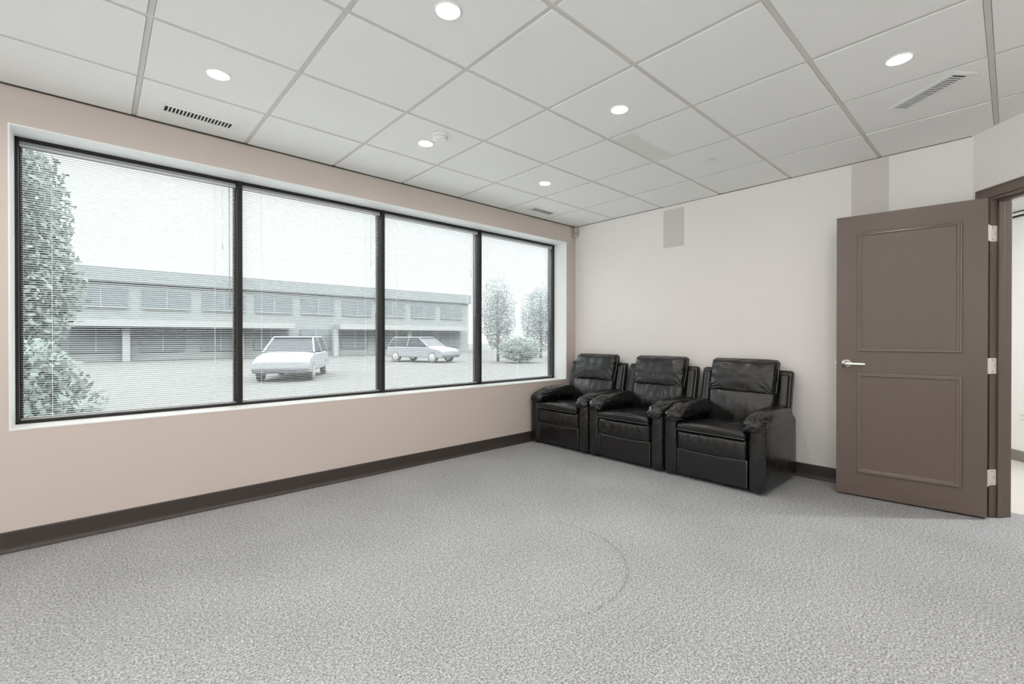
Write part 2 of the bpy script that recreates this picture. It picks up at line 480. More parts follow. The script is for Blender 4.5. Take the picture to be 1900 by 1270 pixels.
# baseboards (cove base with a toe)
def baseboard(name, a, b, nrm, label=None):
    a = Vector(a); b = Vector(b); t = (b - a).normalized(); L = (b - a).length
    T = Matrix(((t.x, nrm[0], 0, a.x), (t.y, nrm[1], 0, a.y), (0, 0, 1, 0), (0, 0, 0, 1)))
    m = MB()
    prof = [(0, 0), (.016, 0), (.0155, .006), (.012, .014), (.008, .022), (.0065, .034), (.006, .108), (.004, .114), (0, .115)]
    va = [m.bm.verts.new(T @ Vector((0, p[0], p[1]))) for p in prof]; vb = [m.bm.verts.new(T @ Vector((L, p[0], p[1]))) for p in prof]
    m.bm.faces.new(va); m.bm.faces.new(list(reversed(vb)))
    for i in range(len(prof)):
        k = (i + 1) % len(prof); m.bm.faces.new((va[i], vb[i], vb[k], va[k]))
    return struct(m.build(name, m_base), label, 'baseboard' if label else None)
baseboard('baseboard_window', (LX, WY, 0), (BX, WY, 0), (0, -1), 'dark vinyl baseboard below the window')
baseboard('baseboard_back', (BX, WY, 0), (BX, -3.55, 0), (-1, 0), 'dark vinyl baseboard behind the recliners and door')
baseboard('baseboard_left', (LX, RY, 0), (LX, WY, 0), (1, 0))

# ------------------------------------------------------------------ window
FY = .165      # face of the frame, recessed in the reveal
win = empty('window_1', ((OX0 + OX1) / 2, FY, OZ0)); struct(win, 'wide four-pane window in a white reveal', 'window')
wloc = Vector(win.location)
TW = Matrix.Translation(-wloc)
rv = MB()
e = .006
rv.box((OX0 - .001, WY - .002, OZ0 - .001), (OX1 + .001, y1 - .01, OZ0 + e), TW)
rv.box((OX0 - .001, WY - .002, OZ1 - e), (OX1 + .001, y1 - .01, OZ1 + .001), TW)
rv.box((OX0 - .001, WY - .002, OZ0 + e), (OX0 + e, y1 - .01, OZ1 - e), TW)
rv.box((OX1 - e, WY - .002, OZ0 + e), (OX1 + .001, y1 - .01, OZ1 - e), TW)
rv.build('window_reveal', m_white, win)
fr = MB()
ix0, ix1, iz0, iz1 = OX0 + e, OX1 - e, OZ0 + e, OZ1 - e
fr.box((ix0, FY, iz0), (ix1, FY + .09, iz0 + .010), TW).box((ix0, FY, iz1 - .018), (ix1, FY + .09, iz1), TW)
fr.box((ix0, FY, iz0), (ix0 + .014, FY + .09, iz1), TW).box((ix1 - .014, FY, iz0), (ix1, FY + .09, iz1), TW)
fr.build('window_frame', m_dark, win, bevel=.0015)
MUL = [.610, 1.750, 2.874]
for mxx in MUL:
    mm = MB(); mm.box((mxx - .0165, FY - .006, iz0), (mxx + .0165, FY + .09, iz1), TW)
    mm.build('window_mullion', m_dark, win, bevel=.0015)
edges = [ix0 + .014] + [v for mxx in MUL for v in (mxx - .0165, mxx + .0165)] + [ix1 - .014]
PAN = [(edges[i], edges[i + 1]) for i in range(0, 8, 2)]
for a, b in PAN:
    MB().box((a + .013, FY + .075, iz0 + .028), (b - .013, FY + .079, iz1 - .036), TW).build('window_pane', m_glass, win)
    st = MB()
    st.box((a, FY + .055, iz0 + .010), (a + .013, FY + .09, iz1 - .018), TW).box((b - .013, FY + .055, iz0 + .010), (b, FY + .09, iz1 - .018), TW)
    st.box((a + .013, FY + .055, iz0 + .010), (b - .013, FY + .09, iz0 + .028), TW).box((a + .013, FY + .055, iz1 - .036), (b - .013, FY + .09, iz1 - .018), TW)
    st.build('glazing_stop', m_dark, win)
# unseen window of the same wall, added further left for more daylight
w2 = empty('added_window_2', ((OB[0] + OB[1]) / 2, FY, OZ0)); struct(w2)
T2 = Matrix.Translation(-Vector(w2.location))
fr = MB()
for (xa, xb, za, zb) in ((OB[0], OB[1], OZ0, OZ0 + .03), (OB[0], OB[1], OZ1 - .03, OZ1), (OB[0], OB[0] + .03, OZ0, OZ1), (OB[1] - .03, OB[1], OZ0, OZ1), (-2.42, -2.38, OZ0, OZ1)):
    fr.box((xa, FY, za), (xb, FY + .09, zb), T2)
fr.build('window_frame', m_dark, w2)
MB().box((OB[0] + .03, FY + .075, OZ0 + .03), (OB[1] - .03, FY + .079, OZ1 - .03), T2).build('window_pane', m_glass, w2)

# ------------------------------------------------------------------ mini blinds
PITCH, SW = .0134, .0155
BY = FY + .030       # centre of slats
blind_labels = ['white mini blind over the leftmost and largest looking window pane',
                'white mini blind over the pane between the first and second mullion from the left',
                'white mini blind over the pane between the second and third mullion from the left',
                'white mini blind over the window pane nearest the recliners']
TILT = math.radians(-5)
for (a, b), lab in zip(PAN, blind_labels):
    g = .004
    xa, xb = a + g, b - g; L = xb - xa
    top = iz1 - .020
    root = empty('mini_blind', ((xa + xb) / 2, BY, iz0 + .012))
    tag(root, lab, 'blind', 'mini blinds hung in the window panes')
    T = Matrix.Translation(-Vector(root.location))
    hr = MB()
    hr.box((xa, BY - .0125, top - .024), (xb, BY - .0115, top), T).box((xa, BY + .0115, top - .024), (xb, BY + .0125, top), T)
    hr.box((xa, BY - .0125, top - .025), (xb, BY + .0125, top - .024), T)
    hr.box((xa, BY - .0145, top - .003), (xb, BY - .0125, top), T)
    hro = hr.build('headrail', m_blindrail, root)
    MB().box((xa, BY - .0150, top - .0270), (xb, BY - .0126, top - .0195), T).build('rail_lip', m_raillip, hro)
    sl = MB(); z = top - .034; zb = iz0 + .010 + .016
    k = 0
    ct_, st_ = math.cos(TILT), math.sin(TILT)
    jr = random.Random(hash(lab) % 1000 if False else len(lab))
    while z > zb + .006:
        j = jr.uniform(-.0004, .0004)
        rows = []
        for x in (xa + .002, xb - .002):
            row = []
            for q in range(5):
                u = -SW / 2 + SW * q / 4
                arch = .0012 * (1 - (2 * u / SW) ** 2)
                row.append(sl.bm.verts.new(T @ Vector((x, BY + u * ct_ - arch * st_, z + j + u * st_ + arch))))
            rows.append(row)
        for q in range(4): sl.bm.faces.new((rows[0][q], rows[0][q + 1], rows[1][q + 1], rows[1][q]))
        z -= PITCH; k += 1
    sl.build('slats', m_slat, root, smooth=True)
    MB().rbox((xa, BY - .010, zb - .010), (xb, BY + .010, zb), .003, (1, 1, 1), 2, T=T).build('bottom_rail', m_blindrail, root, smooth=True)
    for fx in ((.12, .88) if L < 1.115 else (.11, .5, .89)):
        xx = xa + L * fx
        cd = MB()
        for yy in (BY - SW / 2 - .0012, BY + SW / 2 + .0012):
            cd.tube([T @ Vector((xx, yy, top - .025)), T @ Vector((xx, yy, zb))], .0006, 5)
        for zz in (zb, top - .025):
            cd.tube([T @ Vector((xx, BY - SW / 2 - .0012, zz)), T @ Vector((xx, BY + SW / 2 + .0012, zz))], .0006, 5)
        cd.build('ladder_cord', m_cord, root)
    wx = xb - .045
    wd = MB(); wd.tube([T @ Vector((wx, BY - .020, top - .03)), T @ Vector((wx + .002, BY - .019, top - .92))], .0032, 6)
    wd.tube([T @ Vector((wx, BY - .012, top - .016)), T @ Vector((wx, BY - .020, top - .03))], .002, 6)
    wd.build('tilt_wand', m_wand, root, smooth=True)
    lc = MB()
    for q in (0, .004):
        lc.tube([T @ Vector((xb - .085 - q, BY - .014, top - .022)), T @ Vector((xb - .085 - q, BY - .0125, top - .45 - q * 6))], .0008, 5)
    lc.tube([T @ Vector((xb - .087, BY - .0135, top - .46)), T @ Vector((xb - .087, BY - .0135, top - .50))], .004, 8)
    lc.build('lift_cord', m_cord, root)

# ------------------------------------------------------------------ recliners
def fbm(x, y, z): return noise.noise(Vector((x, y, z)))
def make_recliner(seed=0.0):
    R = empty('recliner')
    Wd = .4075
    # lower body between the arms
    MB().box((.10, -.30, .02), (.70, .30, .36)).build('seat_base', m_leather, R)
    def post(sg):
        def fn(c):
            # tombstone top of the arm post, gently bowed front
            c = c.copy()
            t = max(0, (c.z - .40) / .13)
            c.x += .006 * math.sin(c.z / .52 * PI) * (c.x > .6)
            return c
        lo = (.045, .283, .012) if sg > 0 else (.045, -Wd, .012)
        hi = (.79, Wd, .535) if sg > 0 else (.79, -.283, .535)
        return MB().rbox(lo, hi, (.045, .050, .055), (8, 3, 8), 4, fn)
    for sg in (-1, 1):
        arm = post(sg).build('arm', m_leather, R, smooth=True)
        yc = sg * .3245
        def fn(c, sg=sg, yc=yc):
            c = c.copy()
            x = c.x
            f = max(0, min(1, (x - .60) / .20))        # towards the front
            dy = (c.y - yc)
            up_ = (c.z - .47) / .13
            # pad is fuller in the middle and rolls down over the post in front
            c.z += .018 * math.sin(max(0, min(1, (x - .1) / .6)) * PI) * max(0, up_)
            c.z -= f * f * .030 * (1.0 if up_ < .5 else 1.25)
            # sides drape over the post
            if abs(dy) > .055: c.z -= .018 * (abs(dy) - .055) / .03 * (1 - up_)
            # gathers at the front end
            if x > .55:
                ang = math.atan2(c.z - .52, dy)
                m = max(0, min(1, (x - .60) / .09))
                w_ = math.sin(ang * 9 + 9 * fbm(x * 7, ang * 1.3, seed + sg * 3)) * .5 + .5
                a_ = m * (.0115 * w_)
                c.x -= a_ * .5 * m
                v = Vector((0, dy, c.z - .53))
                if v.length > 1e-4:
                    v.normalize(); c -= v * a_ * .75
            nz = fbm(c.x * 7 + seed, c.y * 9, c.z * 9) * .006
            c.z += nz
            lim = Wd - .002
            c.y = max(-lim, min(lim, c.y))
            return c
        pad = MB().rbox((.10, yc - .088, .470), (.815, yc + .083 if sg > 0 else yc + .088, .600) if True else 0,
                        (.07, .062, .060), (44, 12, 8), 9, fn)
        pad.build('arm_pad', m_leather, arm, smooth=True)
    # footrest panel with a sagging top seam
    def ff(c):
        c = c.copy()
        if c.z > .15: c.z -= .014 * (1 - (c.y / .29) ** 2) * (c.z - .15) / .1
        c.x += .004 * fbm(c.y * 10 + seed, c.z * 6, 1.3) + (.004 * math.sin(c.y * 55 + seed) * max(0, (c.z - .17) / .08) * math.exp(-(c.y / .12) ** 2))
        return c
    fp = MB().rbox((.715, -.281, .030), (.775, .281, .250), .014, (1, 40, 12), 3, ff).build('footrest_panel', m_leather, R, smooth=True)
    pp = MB(); pp.tube([(.776, y, .2475 - .014 * (1 - (y / .29) ** 2)) for y in [-.272 + .544 * i / 30 for i in range(31)]], .0032, 6)
    pp.tube([(.7765, -.277, z) for z in (.04, .12, .2, .245)], .0026, 6).tube([(.7765, .277, z) for z in (.04, .12, .2, .245)], .0026, 6)
    pp.build('piping', m_piping, fp, smooth=True)
    # front bolster of the seat
    def fb(c):
        c = c.copy()
        t = (c.z - .32) / .09
        if c.x > .65:
            c.x += .016 * (1 - t * t) * (1 - (c.y / .3) ** 4)
            wr = fbm(c.y * 26 + c.z * 6 + seed, c.z * 3.5, seed) * .010 + fbm(c.y * 55 + seed * 2 - c.z * 16, c.z * 5, 4.1) * .005
            c.x += wr * (.35 + .65 * min(1, abs(c.y) / .2 + .3))
            c.z += .004 * fbm(c.y * 12, 2.2, seed)
        if c.z < .28: c.z -= .012 * (1 - (c.y / .29) ** 2)
        return c
    MB().rbox((.50, -.281, .238), (.785, .281, .412), (.05, .02, .045), (4, 70, 16), 6, fb).build('seat_bolster', m_leather, R, smooth=True)
    # seat pad
    def fs(c):
        c = c.copy()
        if c.z > .43:
            c.z += .014 * math.cos(c.y / .28 * PI / 2) - .018 * max(0, min(1, (.62 - c.x) / .4)) + .004 * fbm(c.x * 8, c.y * 14 + seed, 7)
        c.x += (.006 * fbm(c.y * 9 + seed, 1, 2)) * (c.x > .7)
        return c
    sp = MB().rbox((.20, -.278, .400), (.812, .278, .462), (.03, .02, .028), (20, 30, 2), 5, fs).build('seat_cushion', m_leather, R, smooth=True)
    pp = MB(); pp.tube([(.806 + .006 * fbm(y * 9 + seed, 1, 2), y, .409) for y in [-.272 + .544 * i / 30 for i in range(31)]], .003, 6)
    pp.build('piping', m_piping, sp, smooth=True)
    # reclining back: frame, lumbar cushion, headrest pillow. lean as function of z
    lean = lambda z: .125 - .11 * (z - .40) / .5
    def fbk(c):
        c = c.copy(); c.x += lean(c.z); c.x += .003 * fbm(c.y * 6, c.z * 6, seed)
        return c
    bf = MB().rbox((0, -.386, .50), (.075, .386, .895), (.022, .028, .028), (2, 16, 10), 4, fbk).build('back_frame', m_leather, R, smooth=True)
    for sg in (-1, 1):
        a, b = sorted((sg * .29, sg * .368))
        def fw_(c):
            c = c.copy(); c.x += lean(c.z); return c
        MB().rbox((.045, a, .50), (.10, b, .872), (.028, .030, .03), (1, 2, 8), 4, fw_).build('back_wing', m_leather, R, smooth=True)
    def fl_(c):
        c = c.copy(); t = (c.z - .57) / .17
        c.x += lean(c.z)
        if c.x > .17: c.x += .035 * (1 - min(1, abs(t)) ** 2) * math.cos(c.y / .30 * PI / 2) ** .6 + .006 * fbm(c.y * 10 + seed, c.z * 7, 3) + .004 * fbm(c.y * 30, c.z * 9, seed)
        return c
    MB().rbox((.03, -.285, .40), (.135, .285, .745), (.05, .05, .05), (3, 34, 26), 5, fl_).build('back_cushion', m_leather, R, smooth=True)
    def fpil(c):
        c = c.copy()
        u = c.y / .285; v = (c.z - .83) / .155
        front = c.x > .10
        puff = max(0, (1 - abs(u) ** 3.2)) ** .6 * max(0, (1 - abs(v) ** 2.6)) ** .6
        x = c.x
        c.x += lean(c.z) - .012
        if front: c.x += .040 * puff - .022
        # corner and hem gathers
        if front:
            cu = max(0, abs(u) - .55) / .45; cv = max(0, abs(v) - .3) / .7
            lo_ = 1 if v < 0 else .45
            ang = math.atan2(v + .9 * (1 if v < 0 else -1), (u - (1 if u > 0 else -1) * 1.05))
            g = math.sin(ang * 17 + 3 * fbm(u * 3, v * 3, seed)) * cu * (.4 + cv) * .0065 * lo_
            g2 = fbm(u * 16 + seed, v * 2.2, 5) * .006 * max(0, -v) ** 1.5
            c.x += g + g2 + .006 * fbm(u * 3.3 + seed, v * 2.5, 8)
        c.z += .007 * fbm(u * 3 + seed, 3.3, 1) * (v > .4) - .010 * (1 - u * u) * (v < -.9) * 0
        c.y += .004 * fbm(v * 5, u * 2, seed + 2)
        c.y *= 1.0 - .02 * (v > .9)
        return c
    pl = MB().rbox((.035, -.285, .672), (.165, .285, .985), (.060, .030, .040), (4, 60, 44), 7, fpil).build('headrest_pillow', m_leather, R, smooth=True)
    pp = MB()
    loop = []
    for i in range(80):
        t = i / 80 * 2 * PI
        cx, sy = math.cos(t), math.sin(t)
        u = math.copysign(abs(cx) ** .22, cx); v = math.copysign(abs(sy) ** .22, sy)
        z = .829 + v * .1555; y = u * .2835
        if i < 40 or True: loop.append((.108 + lean(z) - .012 + (.012 if v < -.5 else 0), y, z))
    pp.tube(loop, .0042, 6, closed=True)
    pp.build('piping', m_piping, pl, smooth=True)
    # feet
    for fx in (.12, .66):
        for fy in (-.25, .25):
            MB().lathe([(0, 0), (.022, 0), (.022, .03), (0, .03)], Matrix.Translation((fx, fy, 0)), 12).build('foot', m_void, R)
    return R
for yc, seed, lab in ((-.462, 1.0, 'black leather recliner in the corner beside the window wall'),
                      (-1.282, 5.3, 'black leather recliner in the middle of the row of three'),
                      (-2.103, 9.7, 'black leather recliner nearest the open door, its whole right side showing')):
    r = make_recliner(seed)
    r.location = (4.205, yc, 0); r.rotation_euler = (0, 0, PI)
    tag(r, lab, 'recliner', 'row of recliners against the back wall')

# ------------------------------------------------------------------ doorway frame and door
df = MB()
CW = .078; CT = .019
def casing(m, side):
    y0_, y1_ = (-CT, 0) if side == 0 else (.12, .12 + CT)
    i0 = J0 - .006; i1 = J1 + .006; zt = JZ + .004
    m.box((i0 - CW, y0_, 0), (i0, y1_, zt + .068), TD).box((i1, y0_, 0), (i1 + CW, y1_, zt + .068), TD)
    m.box((i0, y0_, zt), (i1, y1_, zt + .068), TD)
    o = -.006 if side == 0 else .006
    a, b = sorted((y0_ + o, y0_)) if side == 0 else sorted((y1_, y1_ + o))
    m.box((i0 - CW, a, 0), (i0 - CW + .014, b, zt + .068), TD).box((i1 + CW - .014, a, 0), (i1 + CW, b, zt + .068), TD)
    m.box((i0 - CW + .014, a, zt + .054), (i1 + CW - .014, b, zt + .068), TD)
casing(df, 0)
casing(df, 1)
JT = .012
df.box((J0, -CT + .002, 0), (J0 + JT, .118, JZ), TD).box((J1 - JT, -CT + .002, 0), (J1, .118, JZ), TD)
df.box((J0 + JT, -CT + .002, JZ - JT), (J1 - JT, .118, JZ), TD)
# stops
df.box((J0 + JT, .026, 0), (J0 + JT + .013, .062, JZ - JT), TD).box((J1 - JT - .013, .026, 0), (J1 - JT, .062, JZ - JT), TD)
df.box((J0 + JT + .013, .026, JZ - JT - .013), (J1 - JT - .013, .062, JZ - JT), TD)
struct(df.build('trim_1', m_door, bevel=.002), 'dark brown painted door frame around the open doorway', 'door frame')

E0 = Vector((4.044, -3.628, .012)); dd = Vector((-.126, .992, 0)).normalized()
# local x along the door from the hinge, local y out of the visible face, z up
nn = Vector((-dd.y, dd.x, 0))
door = empty('door_1', E0); struct(door, 'open dark brown two-panel door swung toward the recliners', 'door')
door.rotation_euler = (0, 0, math.atan2(dd.y, dd.x))
DW, DH, DT = .802, 2.066, .044
# visible face faces -x world = local +y ; thickness goes to local -y
MB().box((0, -DT, 0), (DW, 0, DH)).build('door_leaf', m_door, door, bevel=.002)
def moulding(x0, x1, z0, z1):
    m = MB()
    wd = .030
    prof = [(0, 0), (.001, .009), (.005, .014), (.011, .014), (.015, .008), (.021, .009), (.026, .006), (.031, 0)]   # offset inward, height
    rings = []
    for (u, hgt) in prof:
        rings.append([m.bm.verts.new((x, hgt, z)) for (x, z) in ((x0 + u, z0 + u), (x1 - u, z0 + u), (x1 - u, z1 - u), (x0 + u, z1 - u))])
    for a, b in zip(rings, rings[1:]):
        for j in range(4): m.bm.faces.new((a[j], a[(j + 1) % 4], b[(j + 1) % 4], b[j]))
    return m
moulding(.117, .678, .904, 1.080 + .0) if False else None
for z0, z1 in ((1.064, 1.940), (.170, .908)):
    moulding(.118, .676, z0, z1).build('panel_moulding', m_mould, door)
# lever handle
hz = .985 - .012
hd = empty('door_handle'); hd.parent = door
TR = Matrix.Translation((.738, 0, hz)) @ Matrix.Rotation(-PI / 2, 4, 'X')
hd2 = MB().lathe([(.0335, 0), (.0335, .004), (.031, .009), (.022, .0125), (.0205, .014), (.014, .015), (.0125, .050), (0, .050)], TR, 36)
hdo = hd2.build('door_handle', m_chrome, door, smooth=True)
bpy.data.objects.remove(hd)
hdo.name = 'door_handle'; hdo['label'] = 'satin metal lever handle with round rose'
lv = MB()
pts = [(.738, .050, hz), (.715, .053, hz), (.68, .053, hz - .001), (.645, .052, hz - .003), (.622, .050, hz - .005)]
lv.rbox((-.115, -.008, -.010), (.012, .008, .010), .006, (14, 2, 2), 3,
        lambda c: Vector((c.x, c.y * (1 - .25 * min(1, max(0, -c.x / .1))) - .006 * (c.x / .1) ** 2, c.z * (1 - .15 * min(1, max(0, -c.x / .1))) - .05 * max(0, -c.x - .0) ** 1.3 * .6)),
        Matrix.Translation((.738, .052, hz)))
lv.build('lever', m_chrome, hdo, smooth=True)
MB().box((DW, -.030, hz - .028), (DW + .0015, -.006, hz + .028)).build('latch_plate', m_chrome, door)
MB().rbox((DW + .001, -.024, hz - .008), (DW + .011, -.012, hz + .008), .003, (1, 1, 1), 2).build('latch_bolt', m_chrome, door, smooth=True)
# hinges: knuckle at the rear edge of the door, leaf on the jamb
TDi = door.matrix_basis.inverted()
for zc in (1.856, .992, .263):
    h = MB()
    z0, z1 = zc - .051, zc + .051
    # leaf on the jamb rebate
    for T_, lo, hi in ((TD, (J0 + JT, -CT + .001, z0), (J0 + JT + .0022, .024, z1)),):
        P = [TDi @ (T_ @ Vector((x, y, z))) for x in (lo[0], hi[0]) for y in (lo[1], hi[1]) for z in (lo[2], hi[2])]
        v = [h.bm.verts.new(p) for p in P]
        for f in ((0, 1, 3, 2), (4, 6, 7, 5), (0, 4, 5, 1), (2, 3, 7, 6), (0, 2, 6, 4), (1, 5, 7, 3)): h.bm.faces.new([v[i] for i in f])
    c = Vector((-.010, -DT - .004, 0))
    zz0, zz1 = z0 - .012, z1 - .012
    h.tube([(c.x, c.y, zz0), (c.x, c.y, zz1)], .0062, 10)
    h.box((-.004, -DT + .001, zz0), (-.0005, -.006, zz1))
    ho = h.build('hinge', m_hinge, door)
    sc = MB()
    for (yy, zz) in ((-.002, .038), (.010, .0), (-.002, -.038)):
        p = TDi @ (TD @ Vector((J0 + JT + .0022, yy, zc + zz)))
        q = TDi @ (TD @ Vector((J0 + JT + .0032, yy, zc + zz)))
        sc.tube([p, q], .0036, 10)
    sc.build('screw', m_screw, ho)

# ------------------------------------------------------------------ corridor beyond the doorway
TC = TD
struct(MB().box((-2.1, .12 + CT, -.06), (2.6, 3.2, -.0005), TC).box((J0 + JT, .0, -.06), (J1 - JT, .12 + CT, -.0003), TC).build('floor_corridor', m_corrfloor), 'pale tiled corridor floor beyond the doorway', 'floor')
# distance of the corridor wall: through (6.35,-3.73) parallel to the door wall
cd = (Vector((6.35, -3.73, 0)) - A0).dot(-N)
struct(MB().box((-2.0, cd, 0), (2.6, cd + .1, 2.6), TC).build('wall_corridor', m_corr), 'white corridor wall seen through the doorway', 'wall')
struct(MB().box((-2.1, .20, 0), (-2.0, cd, 2.6), TC).box((2.5, .12, 0), (2.6, cd, 2.6), TC).box((-2.1, .10, 0), (-.10, .22, 2.6), TC).build('wall_corridor_end', m_corr))
cc = MB().box((-2.1, .14, 2.50), (2.6, cd + .1, 2.56), TC)
struct(cc.build('ceiling_corridor', m_tile))
cb = MB().box((-2.0, cd - .008, 0), (2.5, cd, .10), TC).box((-2.0, cd - .016, 0), (2.5, cd - .008, .012), TC)
struct(cb.build('baseboard_corridor', m_corrbase), 'grey baseboard along the corridor wall', 'baseboard')
tr = MB().box((-2.0, cd - .02, 2.345), (2.5, cd - .0005, 2.372), TC)
tro = struct(tr.build('trim_2', m_corr), 'white horizontal strip with dark edges high on the corridor wall', 'trim')
MB().box((-2.0, cd - .026, 2.372), (2.5, cd - .001, 2.382), TC).box((-2.0, cd - .026, 2.330), (2.5, cd - .001, 2.345), TC).build('dark_edge', m_dark, tro)
# outlet
oc = TC.inverted() @ Vector((6.275, -3.803, .42))
ol = MB().rbox((oc.x - .035, cd - .005, .365), (oc.x + .035, cd, .475), .003, (1, 1, 1), 2, T=TC)
olo = tag(ol.build('wall_outlet', m_plate, smooth=False), 'white electrical outlet low on the corridor wall', 'outlet')
so = MB()
for zc in (.40, .44):
    so.box((oc.x - .014, cd - .0065, zc - .013), (oc.x + .014, cd - .005, zc + .013), TC)
so.build('socket', m_vent, olo)
for zc in (.40, .44):
  for xx in (-.006, .006):
    sl2 = MB(); sl2.box((oc.x + xx - .001, cd - .0072, zc - .004), (oc.x + xx + .001, cd - .0064, zc + .005), TC)
    sl2.build('slot', m_void, olo)

# ------------------------------------------------------------------ ceiling fittings
def lamp_light(loc, parent, power):
    ld = bpy.data.lights.new('downlight_glow', 'AREA'); ld.shape = 'DISK'; ld.size = .085
    ld.energy = power; ld.color = LAMP_COL
    try: ld.spread = math.radians(170)
    except Exception: pass
    lo = bpy.data.objects.new('downlight_glow', ld); lo.location = loc; COL.objects.link(lo); lo.parent = parent
    return lo
def downlight():
    R = empty('downlight')
    MB().lathe([(.045, .0005), (.045, -.0035), (.0535, -.0045), (.057, -.003), (.0585, .002)], None, 40).build('trim_ring', m_vent, R, smooth=True)
    MB().lathe([(0, -.0095), (.018, -.0090), (.032, -.0072), (.041, -.0045), (.0445, -.002), (.0445, 0), (0, 0)], None, 40).build('lens', m_lens, R)
    lamp_light((0, 0, -.0105), R, LAMP_W)
    return R
vis = [((.297, -.915), 'lit round ceiling downlight nearest the left ceiling vent'),
       ((1.544, -.913), 'lit round ceiling downlight beside the smoke detector'),
       ((2.768, -.906), 'lit round ceiling downlight nearest the corner ceiling vent, farthest from the camera'),
       ((.917, -2.121), 'lit round ceiling downlight at the top edge of the picture'),
       ((2.149, -2.125), 'lit round ceiling downlight in the middle of the ceiling'),
       ((2.745, -3.352), 'lit round ceiling downlight above the door, nearest the angled vent')]
hid = [(1.52, -3.355), (.30, -3.355), (-.92, -3.355), (-.305, -2.12), (-1.53, -2.12), (-2.75, -2.12), (-.92, -.91), (-2.15, -.91),
       (-2.15, -3.355), (.30, -5.8), (1.52, -5.8), (-.92, -5.8), (-2.15, -5.8), (.91, -4.57), (-.305, -4.57), (-1.53, -4.57), (-2.75, -4.57), (2.14, -4.57)]
base = downlight(); first = True
for (p, lab) in vis:
    o = base if first else copy_tree(base); first = False
    o.location = (p[0], p[1], H + .003)
    tag(o, lab, 'ceiling light', 'round downlights in the ceiling')
for p in hid:
    o = copy_tree(base); o.location = (p[0], p[1], H + .003)
    tag(o, 'round ceiling downlight behind the camera, out of the picture', 'ceiling light', 'downlights out of the picture')
# corridor lamp
o = copy_tree(base); cp = TC @ Vector((.2, 1.1, 0)); o.location = (cp.x, cp.y, 2.50)
tag(o, 'round downlight in the corridor ceiling', 'ceiling light')
for ch in [c for c in bpy.data.objects if c.parent == o and c.type == 'LIGHT']:
    ch.data = ch.data.copy(); ch.data.energy = 26; ch.data.color = (1, .99, .97)

def vent(loc, rz, label, L=.40, Wv=.135, sl=.345, sw=.082, nb=19, lengthwise=False):
    R = empty('ceiling_vent', loc, rz); tag(R, label, 'vent', 'ceiling air vents')
    f = MB()
    a, b, c, d = L / 2, Wv / 2, sl / 2, sw / 2
    # sloping frame plate
    rings = []
    for (x, y, z) in ((a, b, .002), (a, b, -.003), (a - .012, b - .012, -.007), (c + .004, d + .004, -.006), (c, d, -.0045), (c, d, .004)):
        rings.append([f.bm.verts.new((sx * x, sy * y, z)) for sx, sy in ((-1, -1), (1, -1), (1, 1), (-1, 1))])
    for A, B in zip(rings, rings[1:]):
        for j in range(4): f.bm.faces.new((A[j], A[(j + 1) % 4], B[(j + 1) % 4], B[j]))
    f.build('vent_frame', m_vent, R)
    MB().box((-c, -d, .0005), (c, d, .003)).build('vent_backing', m_void, R)
    g = MB()
    if not lengthwise:
        for i in range(1, nb):
            x = -c + sl * i / nb
            g.box((x - .0032, -d, -.0055), (x + .0032, d, -.0015))
    else:
        for i in range(1, 4):
            y = -d + sw * i / 4
            g.box((-c, y - .0028, -.0050), (c, y + .0028, -.0035))
    g.build('louvres', m_vent, R)
    return R
vent((.299, -.290, H + .003), math.radians(1.5), 'white ceiling vent above the left end of the window')
vent((3.372, -.262, H + .003), math.radians(0), 'small white ceiling vent near the far corner of the window wall', lengthwise=True)
vent((3.262, -3.410, H + .003), math.radians(52), 'white ceiling vent set at an angle above the open door', sw=.078)

sd = empty('smoke_detector', (1.553, -1.088, H + .003)); tag(sd, 'small round white smoke detector beside a ceiling downlight', 'smoke detector')
MB().lathe([(.052, .002), (.052, -.010), (.047, -.013), (.046, -.016), (.049, -.018), (.047, -.028), (.038, -.034), (0, -.036)], None, 36).build('detector_body', m_vent, sd, smooth=False)
MB().lathe([(.0465, -.0135), (.0470, -.0145), (.0465, -.0155)], None, 36).build('detector_grille', m_sensor_lens, sd)
cpz = tag(MB().lathe([(0, -.0105), (.040, -.010), (.0425, -.009), (.0425, -.0075), (.030, -.007), (.030, .004)], None, 40).build('sprinkler_cover', m_vent, smooth=True, loc=(3.345, -2.135, H)),
          'flat round white sprinkler cover plate in the ceiling', 'sprinkler cover')
cpz.location.z = H + .001

# corner motion sensor
ms = empty('motion_sensor', (BX - .0395, WY - .0395, 2.42)); ms.rotation_euler = (0, 0, math.radians(135))
tag(ms, 'grey motion sensor mounted in the ceiling corner above the window end', 'sensor')
# local +y faces ... build with outward direction local x
ms.rotation_euler = (0, 0, math.radians(225))
MB().rbox((-.028, -.026, .0), (.022, .026, .118), (.016, .016, .014), (1, 1, 3), 4,
          lambda c: Vector((c.x * (1 - .25 * max(0, (.05 - c.z) / .05)), c.y * (1 - .2 * max(0, (.04 - c.z) / .04)), c.z))).build('sensor_body', m_sensor, ms, smooth=True)
MB().rbox((.018, -.016, .028), (.0245, .016, .062), .003, (1, 1, 1), 2).build('sensor_lens', m_sensor_lens, ms, smooth=True)
MB().box((.0205, -.012, .076), (.0228, .012, .083)).build('sensor_slot', m_screw, ms)

# wall patches
p1 = MB().box((BX - .005, -1.463, 2.118), (BX - .0002, -1.237, 2.512)).build('wall_patch', m_patch)
tag(p1, 'small grey rectangle high on the back wall above the recliners', 'wall patch', 'grey rectangles high on the back wall')
p2 = MB().box((BX - .005, -3.098, 2.11), (BX - .0002, -2.867, 2.542)).build('wall_patch', m_patch, bevel=.001)
tag(p2, 'grey rectangle on the back wall directly above the open door', 'wall patch', 'grey rectangles high on the back wall')

